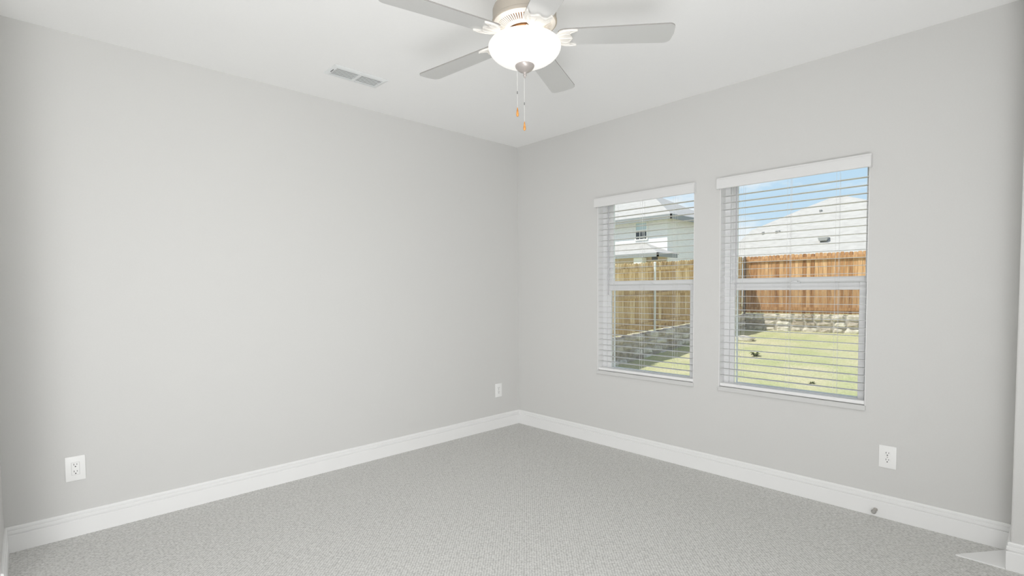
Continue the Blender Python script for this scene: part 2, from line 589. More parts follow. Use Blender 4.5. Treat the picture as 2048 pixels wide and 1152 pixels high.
make_outlet('white outlet on the blank wall beside the room corner', (-.275, 0, .368), 0, .085, .131, 'duplex')
make_outlet('white outlet on the window wall right of the windows', (0, -3.053, .359), -PI/2, .084, .131, 'duplex')

# ------------------------------------------------------------------ door stop
ds = thing('door_stop', 'small nickel door stop screwed into the baseboard below the right outlet', 'door stop', (-.014, -3.003, .040))
MB().lathe([(0, 0), (.011, 0), (.011, .003), (.007, .006), (.0045, .010), (.0045, .032), (.0075, .035), (0, .035)], seg=20).build('shaft', NICKEL, ds, 35, mtx=Matrix.Rotation(-PI/2, 4, 'Y'))
MB().lathe([(0, .035), (.0105, .035), (.0128, .040), (.0128, .048), (.010, .055), (.005, .058), (0, .0585)], seg=20).build('bumper', mat('rubber_grey', (.36, .35, .33), .5), ds, 35, mtx=Matrix.Rotation(-PI/2, 4, 'Y'))

# ------------------------------------------------------------------ ceiling register
vx, vy = -1.957, -.512
vent = thing('air_vent', 'white rectangular air vent on the ceiling left of the fan', 'air vent', (vx, vy, H))
VW, VD = .368, .178
b = MB()
def frame_ring(b, outer, inner):
    (ax, ay, az), (bx, by, bz) = outer, inner
    o_ = [(-ax, -ay, az), (ax, -ay, az), (ax, ay, az), (-ax, ay, az)]
    i_ = [(-bx, -by, bz), (bx, -by, bz), (bx, by, bz), (-bx, by, bz)]
    for k in range(4):
        b.quad(o_[k], o_[(k+1) % 4], i_[(k+1) % 4], i_[k])
frame_ring(b, (VW/2, VD/2, -.0005), (VW/2, VD/2, -.003))
frame_ring(b, (VW/2, VD/2, -.003), (VW/2-.022, VD/2-.022, -.010))
frame_ring(b, (VW/2-.022, VD/2-.022, -.010), (VW/2-.028, VD/2-.028, -.009))
frame_ring(b, (VW/2-.028, VD/2-.028, -.009), (VW/2-.028, VD/2-.028, -.0005))
bmesh.ops.remove_doubles(b.bm, verts=b.bm.verts, dist=1e-5)
b.build('vent_frame', VENTW, vent)
MB().box((-VW/2+.028, -VD/2+.028, -.0015), (VW/2-.028, VD/2-.028, -.0005)).build('duct_opening', VENTD, vent)
MB().box((-.009, -VD/2+.027, -.0105), (.009, VD/2-.027, -.0025), bevel=.001).build('centre_bar', VENTW, vent)
for sx in (-1, 1):
    for k in range(6):
        yy = -VD/2+.040+k*.0196
        x0, x1 = (.009, VW/2-.0275) if sx > 0 else (-VW/2+.0275, -.009)
        M = Matrix.Translation((0, yy, -.0062)) @ Matrix.Rotation(math.radians(-14), 4, 'X')
        MB().box((x0, -.0034, -.0006), (x1, .0034, .0006), mtx=M).build('louver', VENTW, vent)
MB().box((-VW/2+.0150, -.026, -.0125), (-VW/2+.0175, .016, -.006)).build('damper_lever', VENTD, vent)

# ------------------------------------------------------------------ ceiling fan
FX, FY = -1.894, -2.003
fan = thing('ceiling_fan', 'white five blade ceiling fan with lit glass bowl', 'ceiling fan', (FX, FY, H))
def fz(prof): return [(r, z-H) for r, z in prof]
def fpart(mb, nm, m, smooth=35, parent=None, rz=0.0):
    o = mb.build(nm, m, parent or fan, smooth)
    o.rotation_euler = (0, 0, rz)
    return o
fpart(MB().lathe(fz([(0, H-.0005), (.098, H-.0005), (.103, H-.006), (.103, 2.640), (.112, 2.626), (.085, 2.626), (0, 2.626)]), seg=64), 'canopy', DRUM)
# drum of the motor housing, open underneath
fpart(MB().lathe(fz([(.085, 2.627), (.128, 2.624), (.140, 2.616), (.1445, 2.604), (.1445, 2.560), (.1475, 2.556), (.1475, 2.549), (.1445, 2.5455),
                     (.140, 2.5455), (.140, 2.602), (.13, 2.612), (.085, 2.615)]), seg=72), 'motor_housing', DRUM)
# vented ring under the drum: solid bands with radial ribs between slots
vr = MB()
def cone_pt(r, a, dz=0.0):
    z = 2.5455-(.142-r)*.42+dz
    return (r*math.cos(a), r*math.sin(a), z-H)
NS = 64
def band(mb, ra, rb, a0, a1, sub=1):
    for k in range(sub):
        b0, b1 = a0+(a1-a0)*k/sub, a0+(a1-a0)*(k+1)/sub
        lo = [cone_pt(ra, b0), cone_pt(rb, b0), cone_pt(rb, b1), cone_pt(ra, b1)]
        hi = [(x, y, z+.003) for x, y, z in lo]
        mb.quad(*lo)
        mb.quad(*reversed(hi))
        for i in range(4):
            j = (i+1) % 4
            mb.quad(lo[i], lo[j], hi[j], hi[i])
for k in range(NS):
    a0, a1 = 2*PI*k/NS, 2*PI*(k+1)/NS
    band(vr, .122, .1405, a0, a1)
    band(vr, .074, .090, a0, a1)
    band(vr, .090, .122, a0, a0+(a1-a0)*.58)
fpart(vr, 'vent_ring', FANWHITE, None)
fpart(MB().lathe(fz([(0, 2.610), (.112, 2.610), (.112, 2.552), (.070, 2.534), (0, 2.534)]), seg=48), 'motor', COPPER)
fpart(MB().lathe(fz([(.030, 2.534), (.064, 2.534), (.066, 2.530), (.066, 2.512), (.060, 2.508), (.030, 2.508)]), seg=48), 'flywheel', COPPER)
fpart(MB().lathe(fz([(.0, 2.512), (.048, 2.512), (.050, 2.505), (.050, 2.462), (.058, 2.458), (.058, 2.452), (0, 2.452)]), seg=48), 'switch_housing', FANWHITE)
# bowl of frosted glass with a rolled rim, open on top
bowl_o = [(.1180, 2.4700), (.1220, 2.4735), (.1300, 2.4740), (.1400, 2.4715), (.1500, 2.4665), (.1580, 2.4600), (.1635, 2.4520), (.1655, 2.4430),
          (.1640, 2.4335), (.1590, 2.4220), (.1510, 2.4105), (.1400, 2.3995), (.1240, 2.3880), (.1040, 2.3780), (.0800, 2.3695), (.0550, 2.3638), (.0250, 2.3605), (.006, 2.360)]
bowl_i = [(.006, 2.3635), (.055, 2.3673), (.080, 2.3732), (.102, 2.3815), (.122, 2.3917), (.138, 2.4030), (.149, 2.4135), (.1565, 2.4245),
          (.1605, 2.435), (.1615, 2.443), (.1595, 2.451), (.1545, 2.4580), (.147, 2.4635), (.138, 2.4675), (.1180, 2.4680)]
bowl = fpart(MB().lathe(fz(bowl_o+bowl_i+[bowl_o[0]]), seg=80), 'glass_bowl', BOWL, 60)
bowl.data.materials.append(BOWL_IN)
for p in bowl.data.polygons:      # the inner face and the rim glow only faintly
    n_, c_ = p.normal, p.center
    if n_.x*c_.x+n_.y*c_.y < 0 or n_.z > .3: p.material_index = 1
fin = fpart(MB().lathe(fz([(0, 2.3605), (.030, 2.3650), (.0415, 2.3640), (.0440, 2.3600), (.0435, 2.3560), (.0400, 2.3490), (.0330, 2.3410), (.0230, 2.3345),
                     (.0120, 2.3305), (.0085, 2.3270), (.0060, 2.3215), (.0085, 2.3185), (.0060, 2.3150), (.0035, 2.3105), (.0050, 2.3085), (.0035, 2.3065), (0, 2.3060)]), seg=32), 'finial', CAP)
fin['label'] = 'pale metal cap under the bowl'
fpart(MB().tube([(0, 0, 2.452-H), (0, 0, 2.362-H)], .004, 8), 'centre_rod', NICKEL)
def chain(dx, dy, ztop, zfob, zend, zcon):
    c = MB()
    n = int((ztop-zfob)/.0042)
    c.tube([(dx, dy, ztop-H), (dx, dy, zfob-H)], .0006, 5)
    for k in range(n):
        z = ztop-H-k*.0042
        bmesh.ops.create_icosphere(c.bm, subdivisions=1, radius=.0013, matrix=Matrix.Translation((dx, dy, z)))
    ch = fpart(c, 'pull_chain', CHAIN, None)
    k = MB().tube([(dx, dy, zcon-H+.006), (dx, dy, zcon-H-.006)], .0022, 8)
    fpart(k, 'chain_connector', mat('connector_grey', (.25, .25, .25), .35, metal=.7), 35, ch)
    L = zfob-zend
    f = MB().lathe([(0, zfob-H), (.0022, zfob-H-.001), (.0032, zfob-H-.22*L), (.0052, zfob-H-.5*L), (.0064, zfob-H-.72*L), (.0056, zfob-H-.88*L), (.003, zfob-H-.97*L), (0, zend-H)], (dx, dy, 0), 16)
    fo = fpart(f, 'chain_fob', AMBER, 60, ch)
    fo['label'] = 'amber wooden teardrop pull'
chain(-.025, .024, 2.352, 2.173, 2.131, 2.240)
chain(-.002, .002, 2.306, 2.109, 2.068, 2.190)
# blades and brackets, five of each, copied
PITCH_B = math.radians(7)
def blade_mesh():
    mb = MB()
    pts = []
    r0, r1, w0, w1, cr = .150, .664, .057, .069, .030
    def side(s):
        q = [(r0, s*(w0-.022)), (r0+.008, s*(w0-.008)), (r0+.026, s*w0)]
        for k in range(9):
            a = PI/2*k/8
            q.append((r1-cr+cr*math.sin(a), s*(w1-cr+cr*math.cos(a))))
        return q
    pts = side(1)+[(r1+.004, 0)]+list(reversed(side(-1)))
    mb.prism(pts, -.003, .003, lambda u, v, w: (u, v, w))
    return mb
PM = Matrix.Translation((0, 0, 2.484-H)) @ Matrix.Rotation(-PITCH_B, 4, 'X')
def bracket_mesh():
    mb = MB()
    half = [(.098, .0085), (.120, .0075), (.134, .012), (.146, .028), (.158, .043), (.174, .053), (.194, .058), (.214, .059), (.232, .057), (.238, .053),
            (.234, .049), (.222, .046), (.210, .041), (.203, .033), (.203, .024), (.208, .016), (.215, .007)]
    poly = half+[(.217, 0)]+[(r, -w) for r, w in reversed(half)]
    mb.prism(poly, -.0085, -.0032, lambda u, v, w: (u, v, w))
    # raised border and shell ribs
    def z(p): return (p[0], p[1], -.0090)
    for s in (1, -1):
        edge = [(.134, .012), (.146, .026), (.158, .040), (.174, .050), (.194, .055), (.214, .056), (.233, .0535)]
        mb.tube([z((r, s*w)) for r, w in edge], .0028, 6)
        mb.tube([z(p) for p in ((.233, s*.0535), (.222, s*.0455), (.210, s*.040), (.2045, s*.033), (.2045, s*.024), (.209, s*.016), (.2165, 0))], .0024, 6)
        mb.tube([z((.134, s*.006)), z((.160, s*.022)), z((.186, s*.032)), z((.200, s*.030))], .0022, 6)
        mb.tube([z((.136, s*.008)), z((.152, s*.030)), z((.178, s*.044)), z((.205, s*.047))], .0020, 6)
        mb.tube([z((.233, s*.0535)), (.233, s*.0535, -.0120)], [.0048, .002], 8)
    mb.tube([z((.128, 0)), z((.165, 0)), z((.2165, 0))], .0026, 6)
    bmesh.ops.transform(mb.bm, matrix=PM, verts=mb.bm.verts)
    # arm from the flywheel down to the plate
    arm = [(.050, 0, 2.512-H, .013), (.072, 0, 2.506-H, .011), (.086, 0, 2.494-H, .0095), (.100, 0, 2.4805-H, .009), (.125, 0, 2.478-H, .009)]
    prev = None
    for (x, y, zz, w) in arm:
        ring = [mb.bm.verts.new(p) for p in ((x, -w, zz-.004), (x, w, zz-.004), (x, w, zz+.004), (x, -w, zz+.004))]
        if prev:
            for i in range(4):
                mb.bm.faces.new((prev[i], prev[(i+1) % 4], ring[(i+1) % 4], ring[i]))
        else:
            mb.bm.faces.new(ring)
        prev = ring
    mb.bm.faces.new(list(reversed(prev)))
    return mb
first = []
for k in range(5):
    rz = math.radians(25+72*k)
    if k == 0:
        bl = fpart(blade_mesh(), 'blade', BLADE, 30, rz=rz)
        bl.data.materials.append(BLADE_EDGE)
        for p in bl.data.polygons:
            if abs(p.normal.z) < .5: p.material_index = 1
        bl.data.transform(PM)
        br = fpart(bracket_mesh(), 'blade_bracket', FANWHITE, 45, rz=rz)
        first = [bl, br]
    else:
        for o in first:
            c = o.copy()
            COL.objects.link(c)
            c.parent = fan
            c.rotation_euler = (0, 0, rz)
# the three bulbs inside the bowl, shining out of its open top
for a in (0.6, 0.6+2*PI/3, 0.6+4*PI/3):
    d = bpy.data.lights.new('bulb', 'POINT')
    d.energy = 0.035
    d.color = (1.0, 0.84, 0.66)
    d.shadow_soft_size = .02
    o = bpy.data.objects.new('bulb', d)
    COL.objects.link(o)
    o.location = (FX+.095*math.cos(a), FY+.095*math.sin(a), 2.425)

# ------------------------------------------------------------------ outside
def gz(x, y=0):
    P = [(-60, -.65), (5.5, -.62), (7, -.57), (8.5, -.41), (10, -.24), (12.9, .03), (14, .08), (60, .1)]
    for (a, za), (c, zc) in zip(P, P[1:]):
        if x <= c: return za+(zc-za)*(x-a)/(c-a)
    return .1
GRASS = mat('grass', (.36, .40, .19), .95, spec=.05)
def grass_nodes():
    t, bs = nodes(GRASS)
    tc = t.nodes.new('ShaderNodeTexCoord')
    n1 = t.nodes.new('ShaderNodeTexNoise'); n1.inputs['Scale'].default_value = 1.3; n1.inputs['Detail'].default_value = 5
    n2 = t.nodes.new('ShaderNodeTexNoise'); n2.inputs['Scale'].default_value = 28; n2.inputs['Detail'].default_value = 6; n2.inputs['Roughness'].default_value = .7
    for n in (n1, n2): t.links.new(tc.outputs['Object'], n.inputs['Vector'])
    r1 = t.nodes.new('ShaderNodeValToRGB')
    r1.color_ramp.elements[0].position = .35; r1.color_ramp.elements[0].color = (.58, .60, .34, 1)
    r1.color_ramp.elements[1].position = .68; r1.color_ramp.elements[1].color = (.74, .68, .48, 1)
    r2n = t.nodes.new('ShaderNodeValToRGB')
    r2n.color_ramp.elements[0].position = .32; r2n.color_ramp.elements[0].color = (.62, .66, .55, 1)
    r2n.color_ramp.elements[1].position = .66; r2n.color_ramp.elements[1].color = (1.12, 1.1, 1.05, 1)
    t.links.new(n1.outputs[0], r1.inputs[0]); t.links.new(n2.outputs[0], r2n.inputs[0])
    mx = t.nodes.new('ShaderNodeMix'); mx.data_type = 'RGBA'; mx.blend_type = 'MULTIPLY'; mx.inputs['Factor'].default_value = 1
    t.links.new(r1.outputs[0], mx.inputs['A']); t.links.new(r2n.outputs[0], mx.inputs['B'])
    t.links.new(mx.outputs['Result'], bs.inputs['Base Color'])
    bp = t.nodes.new('ShaderNodeBump'); bp.inputs['Strength'].default_value = .6; bp.inputs['Distance'].default_value = .03
    t.links.new(n2.outputs[0], bp.inputs['Height']); t.links.new(bp.outputs[0], bs.inputs['Normal'])
grass_nodes()
g = MB()
xs = [-40, -20, -8, 0, .17]+[.5+.5*k for k in range(28)]+[15, 18, 24, 34, 60]
ysg = [-50, -20, -8]+[-6+.5*k for k in range(24)]+[7, 10, 16, 30, 60]
gv = [[g.bm.verts.new((x, y, gz(x)+(random.uniform(-.015, .015) if .5 < x < 13 and -6 < y < 5 else 0) - (.3 if x < .4 else 0))) for y in ysg] for x in xs]
for i in range(len(xs)-1):
    for j in range(len(ysg)-1):
        g.bm.faces.new((gv[i][j], gv[i+1][j], gv[i+1][j+1], gv[i][j+1]))
tag(g.build('lawn', GRASS, smooth=60), 'short sunlit grass of the back yard', 'lawn', kind='stuff')

CEDAR = mat('cedar_boards', (.5, .3, .15), .8, spec=.1)
WEATHERED = mat('weathered_boards', (.45, .33, .18), .85, spec=.1)
def wood_nodes(m, c1, c2, c3):
    t, bs = nodes(m)
    at = t.nodes.new('ShaderNodeAttribute'); at.attribute_name = 'tone'
    tc = t.nodes.new('ShaderNodeTexCoord')
    mp = t.nodes.new('ShaderNodeMapping'); mp.inputs['Scale'].default_value = (9, 9, 1.1)
    t.links.new(tc.outputs['Object'], mp.inputs[0])
    n = t.nodes.new('ShaderNodeTexNoise'); n.inputs['Scale'].default_value = 2.4; n.inputs['Detail'].default_value = 6; n.inputs['Distortion'].default_value = .6
    t.links.new(mp.outputs[0], n.inputs['Vector'])
    ad = t.nodes.new('ShaderNodeMath'); ad.operation = 'MULTIPLY_ADD'; ad.inputs[1].default_value = .34; 
    t.links.new(at.outputs['Fac'], ad.inputs[0])
    ms = t.nodes.new('ShaderNodeMath'); ms.operation = 'MULTIPLY'; ms.inputs[1].default_value = .88
    t.links.new(n.outputs[0], ms.inputs[0])
    t.links.new(ms.outputs[0], ad.inputs[2])
    r = t.nodes.new('ShaderNodeValToRGB')
    r.color_ramp.elements[0].position = .25; r.color_ramp.elements[0].color = (*c1, 1)
    r.color_ramp.elements[1].position = .95; r.color_ramp.elements[1].color = (*c3, 1)
    e = r.color_ramp.elements.new(.6); e.color = (*c2, 1)
    t.links.new(ad.outputs[0], r.inputs[0])
    t.links.new(r.outputs[0], bs.inputs['Base Color'])
wood_nodes(CEDAR, (.20, .085, .035), (.46, .25, .12), (.70, .46, .26))
wood_nodes(WEATHERED, (.28, .16, .07), (.62, .43, .23), (.92, .74, .48))
STEEL = mat('galvanized_steel', (.78, .80, .80), .4, metal=.2)
def fence(name, a, c, h0, h1, flip, m, label, posts, rails, zo, pm=None):
    """boards from a to c (xy); h0/h1 = (bottom, top) at each end; flip puts rails on the other side"""
    a, c = Vector(a), Vector(c)
    L = (c-a).length
    d = (c-a)/L
    nrm = Vector((-d.y, d.x))*flip
    root = thing(name, label, 'fence', (a.x, a.y, zo))
    root.rotation_euler = (0, 0, 0)
    off = Vector((a.x, a.y, zo))
    bw = .105
    n = int(L/bw)
    mb = MB()
    tone = mb.bm.verts.layers.float.new('tone')
    for k in range(n):
        s = k*bw
        f = s/L
        zb = h0[0]+(h1[0]-h0[0])*f+random.uniform(-.006, .006)
        zt = h0[1]+(h1[1]-h0[1])*f+random.uniform(-.012, .012)
        gap = random.choice((.003, .004, .006))
        tn = random.uniform(0, 1)
        ears = [(s+gap, zb), (s+bw-gap, zb), (s+bw-gap, zt-.018), (s+bw-gap-.02, zt), (s+gap+.02, zt), (s+gap, zt-.018)]
        before = set(mb.bm.verts)
        jit = random.uniform(-.003, .003)
        mb.prism(ears, jit, jit+.016, lambda u, v, w: (a.x+d.x*u+nrm.x*w, a.y+d.y*u+nrm.y*w, v))
        for v in mb.bm.verts:
            if v not in before: v[tone] = tn
    o = mb.build('board_panel', m, root); o.location = -off
    for hz in rails:
        r = MB()
        tl = r.bm.verts.layers.float.new('tone')
        za, zc = h0[0]+(h0[1]-h0[0])*hz, h1[0]+(h1[1]-h1[0])*hz
        P = []
        for s, z in ((0, za), (L, zc)):
            for w, dz in ((-.003, -.044), (-.042, -.044), (-.042, .044), (-.003, .044)):
                P.append(r.bm.verts.new((a.x+d.x*s+nrm.x*w, a.y+d.y*s+nrm.y*w, z+dz)))
        for i in range(4): r.bm.faces.new((P[i], P[(i+1) % 4], P[4+(i+1) % 4], P[4+i]))
        r.bm.faces.new(P[:4]); r.bm.faces.new(list(reversed(P[4:])))
        for v in r.bm.verts: v[tl] = .45
        o = r.build('rail', m, root); o.location = -off
    for s in posts:
        f = s/L
        p = a+d*s-nrm*.072
        zb, zt = h0[0]+(h1[0]-h0[0])*f-.5, h0[1]+(h1[1]-h0[1])*f-.03
        q = MB().tube([(p.x, p.y, zb), (p.x, p.y, zt)], .030, 12)
        q.lathe([(.034, 0), (.034, .012), (.02, .03), (0, .036)], (p.x, p.y, zt), 12)
        o = q.build('post', pm or STEEL, root, 40); o.location = -off
    return root
# stone retaining walls with the fences standing on them
STONE = mat('limestone', (.55, .50, .42), .9, spec=.1)
def stone_nodes():
    t, bs = nodes(STONE)
    at = t.nodes.new('ShaderNodeAttribute'); at.attribute_name = 'tone'
    tc = t.nodes.new('ShaderNodeTexCoord')
    n = t.nodes.new('ShaderNodeTexNoise'); n.inputs['Scale'].default_value = 9; n.inputs['Detail'].default_value = 7
    t.links.new(tc.outputs['Object'], n.inputs['Vector'])
    r = t.nodes.new('ShaderNodeValToRGB')
    r.color_ramp.elements[0].position = 0; r.color_ramp.elements[0].color = (.46, .39, .31, 1)
    r.color_ramp.elements[1].position = 1; r.color_ramp.elements[1].color = (.86, .82, .74, 1)
    e = r.color_ramp.elements.new(.35); e.color = (.68, .62, .53, 1)
    t.links.new(at.outputs['Fac'], r.inputs[0])
    r2n = t.nodes.new('ShaderNodeValToRGB')
    r2n.color_ramp.elements[0].position = .3; r2n.color_ramp.elements[0].color = (.62, .6, .58, 1)
    r2n.color_ramp.elements[1].position = .6; r2n.color_ramp.elements[1].color = (1.05, 1.05, 1.05, 1)
    t.links.new(n.outputs[0], r2n.inputs[0])
    mx = t.nodes.new('ShaderNodeMix'); mx.data_type = 'RGBA'; mx.blend_type = 'MULTIPLY'; mx.inputs['Factor'].default_value = 1
    t.links.new(r.outputs[0], mx.inputs['A']); t.links.new(r2n.outputs[0], mx.inputs['B'])
    t.links.new(mx.outputs['Result'], bs.inputs['Base Color'])
    bp = t.nodes.new('ShaderNodeBump'); bp.inputs['Strength'].default_value = .8; bp.inputs['Distance'].default_value = .03
    t.links.new(n.outputs[0], bp.inputs['Height']); t.links.new(bp.outputs[0], bs.inputs['Normal'])
stone_nodes()
MORTAR = mat('mortar', (.50, .46, .41), .95, spec=.05)
def stone_wall(a, c, zt0, zt1, flip, label):
    """rubble wall, top following zt0 -> zt1; faces the yard on the flip side"""
    a, c = Vector(a), Vector(c)
    L = (c-a).length
    d = (c-a)/L
    nrm = Vector((-d.y, d.x))*flip
    root = thing('stone_wall', label, 'stone wall', (a.x, a.y, 0))
    off = Vector((a.x, a.y, 0))
    def pt(s, w, z): return (a.x+d.x*s+nrm.x*w, a.y+d.y*s+nrm.y*w, z)
    core = MB()
    q0, q1 = [], []
    for s, z, L_ in ((0, zt0, q0), (L, zt1, q1)):
        zb_ = gz(a.x+d.x*s)-.45
        for w, zz in ((-.12, zb_), (.10, zb_), (.10, z-.02), (-.12, z-.02)):
            L_.append(core.bm.verts.new(pt(s, w, zz)))
    for i in range(4): core.bm.faces.new((q0[i], q0[(i+1) % 4], q1[(i+1) % 4], q1[i]))
    core.bm.faces.new(q0); core.bm.faces.new(list(reversed(q1)))
    o = core.build('mortar_core', MORTAR, root); o.location = -off
    st = MB()
    tone = st.bm.verts.layers.float.new('tone')
    rows = 5
    hts = [.0, .20, .37, .56, .74, .95]
    for r_ in range(rows):
        s = -random.uniform(0, .2)
        while s < L:
            w = random.uniform(.20, .46)
            f = min(max((s+w/2)/L, 0), 1)
            top = zt0+(zt1-zt0)*f
            z1 = top-hts[r_]+random.uniform(-.025, .01)*(r_ > 0)
            z0 = top-hts[r_+1]+.02
            s0, s1 = max(s, 0)+.008, min(s+w, L)-.008
            if s1-s0 > .06:
                before = set(st.bm.verts)
                ss = [s0, s0+(s1-s0)*.15, (s0+s1)/2, s1-(s1-s0)*.15, s1]
                zz = [z0, z0+(z1-z0)*.2, (z0+z1)/2, z1-(z1-z0)*.2, z1]
                bulge = random.uniform(.12, .165)
                grid = []
                for i, si in enumerate(ss):
                    col_ = []
                    for j, zj in enumerate(zz):
                        e_ = (1-abs(i-2)/2)*(1-abs(j-2)/2)
                        dep = .09 if (i in (0, 4) or j in (0, 4)) else bulge+.015*e_+random.uniform(-.012, .012)
                        js = random.uniform(-.012, .012) if 0 < i < 4 else 0
                        jz = random.uniform(-.012, .012) if 0 < j < 4 else 0
                        if (i in (0, 4)) and (j in (0, 4)):
                            js += .03*(1 if i == 0 else -1); jz += .03*(1 if j == 0 else -1)
                        col_.append(st.bm.verts.new(pt(si+js, dep, zj+jz)))
                    grid.append(col_)
                for i in range(4):
                    for j in range(4):
                        st.bm.faces.new((grid[i][j], grid[i+1][j], grid[i+1][j+1], grid[i][j+1]))
                # top cap back to the core
                if r_ == 0:
                    bk = [st.bm.verts.new(pt(si, -.10, z1)) for si in (s0, s1)]
                    st.bm.faces.new([grid[i][4] for i in range(5)]+[bk[1], bk[0]])
                tn = random.random()
                for v in st.bm.verts:
                    if v not in before: v[tone] = tn
            s += w
    o = st.build('stones', STONE, root); o.location = -off
    return root
CX, CY = 12.95, 3.13
SA = (2.2, 4.55)            # left boundary, house end
sd = (Vector((CX, CY))-Vector(SA)).normalized()
def top_l(x): return .10+(x-6.94)*(.50-.10)/(12.9-6.94)
stone_wall(SA, (CX, CY), top_l(SA[0]), .50, -1, 'low rubble stone wall along the shaded left side of the yard')
stone_wall((13.05, CY+.05), (13.75, -7.5), .53, .62, -1, 'low pale rubble stone wall across the back of the yard')
Lf = (Vector((CX, CY))-Vector(SA)).length
pole_s = (Vector((8.58, 3.5))-Vector(SA)).length
fence('wooden_fence', SA, (CX, CY), (top_l(SA[0])+.03, top_l(SA[0])+1.85), (.53, 2.32), 1, WEATHERED,
      'weathered wooden fence with rails and steel posts along the left of the yard', [pole_s-2.44*2, pole_s-2.44, pole_s, pole_s+2.44], (.10, .52, .90), -.5)
fence('wooden_fence', (13.0, CY), (13.72, -7.5), (.55, 2.32), (.65, 2.36), 1, CEDAR,
      'reddish brown wooden fence of plain boards across the back of the yard', [.07], (.08, .5, .92), .03, mat('dark_post', (.10, .07, .05), .7))

# weeds on the lawn
WEED = mat('weed_leaf', (.10, .12, .04), .8)
def weed(x, y, r, label):
    mb = MB()
    z = gz(x)
    for k in range(26):
        a = random.uniform(0, 2*PI)
        l = r*random.uniform(.5, 1)
        h = r*random.uniform(.25, .8)
        p = Vector((0, 0, 0))
        q = Vector((math.cos(a)*l*.6, math.sin(a)*l*.6, h))
        t_ = Vector((math.cos(a)*l, math.sin(a)*l, h*.6))
        n = Vector((-math.sin(a), math.cos(a), 0))*r*.12
        mb.quad(p-n*.3, q-n, q+n, p+n*.3)
        mb.quad(q-n, t_, q+n)
    o = mb.build('weed', WEED)
    o.location = (x, y, z-.01)
    tag(o, label, 'weed')

# ------------------------------------------------------------------ houses beyond the fences
SHINGLE = add_noise(mat('pale_shingle', (.60, .58, .55), .9, spec=.1), 3.0, (.40, .385, .37), (.46, .445, .43), mapscale=(1, 1, 4), detail=6)
BRICKW = add_noise(mat('painted_brick', (.72, .72, .74), .85, spec=.1), 6, (.74, .74, .75), (.82, .82, .83), mapscale=(1, 1, 5))
BRICKT = add_noise(mat('tan_brick', (.58, .48, .38), .85, spec=.1), 8, (.50, .40, .31), (.62, .52, .42), mapscale=(1, 1, 5))
FASCIA = mat('grey_fascia', (.25, .265, .275), .6)
WHITEP = mat('white_post_paint', (.82, .82, .80), .5)
SASHB = mat('painted_sky_pane', (.50, .62, .68), .08)  # reflected sky put into the base colour of the upper pane
PANED = mat('dark_pane', (.035, .042, .05), .06)

def roof_solid(mb, eave, apexes, faces, th=.16):
    vs = [mb.bm.verts.new(p) for p in eave+apexes]
    lo = [mb.bm.verts.new((p[0], p[1], p[2]-th)) for p in eave]
    for f in faces: mb.bm.faces.new([vs[i] for i in f])
    n = len(eave)
    for i in range(n): mb.bm.faces.new((vs[i], vs[(i+1) % n], lo[(i+1) % n], lo[i]))
    mb.bm.faces.new(list(reversed(lo)))

# two storey house seen through the left window
hx0, hx1, hy0, hy1, hz = 20.55, 26.0, 10.1, 17.5, 5.08
hl = thing('house', 'pale two storey house seen above the fence through the left window', 'house', (hx0, hy0, 0))
hoff = Vector((hx0, hy0, 0))
def hpart(mb, nm, m, parent=None, smooth=None, lab=None):
    o = mb.build(nm, m, parent or hl, smooth)
    o.location = -hoff if parent is None else (0, 0, 0)
    if lab: o['label'] = lab
    return o
hpart(MB().box((hx0, hy0, .08), (hx1, hy1, hz-.05)), 'walls', BRICKW)
ov = .45
rf = MB()
ev = [(hx0-ov, hy0-ov, hz), (hx1+ov, hy0-ov, hz), (hx1+ov, hy1+ov, hz), (hx0-ov, hy1+ov, hz)]
ap = [((hx0+hx1)/2, hy0+2.7, hz+1.85), ((hx0+hx1)/2, hy1-2.7, hz+1.85)]
roof_solid(rf, ev, ap, [(0, 1, 4), (1, 2, 5, 4), (2, 3, 5), (3, 0, 4, 5)], .02)
hpart(rf, 'roof', SHINGLE)
fa = MB()
for (p, q) in zip(ev, ev[1:]+ev[:1]):
    x0, x1 = sorted((p[0], q[0])); y0, y1 = sorted((p[1], q[1]))
    fa.box((x0-.03, y0-.03, hz-.24), (x1+.03, y1+.03, hz-.0))
hpart(fa, 'fascia', FASCIA)
# window in the west face
wy0, wy1, wz0, wz1 = 11.30, 11.95, 3.98, 4.84
wf = MB()
wf.box((hx0-.05, wy0-.06, wz0-.06), (hx0+.01, wy0, wz1+.06)).box((hx0-.05, wy1, wz0-.06), (hx0+.01, wy1+.06, wz1+.06))
wf.box((hx0-.05, wy0, wz0-.06), (hx0+.01, wy1, wz0)).box((hx0-.05, wy0, wz1), (hx0+.01, wy1, wz1+.06))
wf.box((hx0-.045, wy0, wz0+.44), (hx0+.01, wy1, wz0+.49))
hw = hpart(wf, 'house_window', WHITEP)
hpart(MB().box((hx0-.02, wy0, wz0+.49), (hx0-.01, wy1, wz1)), 'upper_pane', SASHB, hw)
hpart(MB().box((hx0-.02, wy0, wz0), (hx0-.01, wy1, wz0+.44)), 'lower_pane', PANED, hw)
mu = MB()
for f in (.25, .65):
    mu.box((hx0-.03, wy0+(wy1-wy0)*f-.012, wz0), (hx0-.02, wy0+(wy1-wy0)*f+.012, wz0+.44))
mu.box((hx0-.03, wy0, wz0+.12), (hx0-.02, wy1, wz0+.145))
hpart(mu, 'muntins', WHITEP, hw)
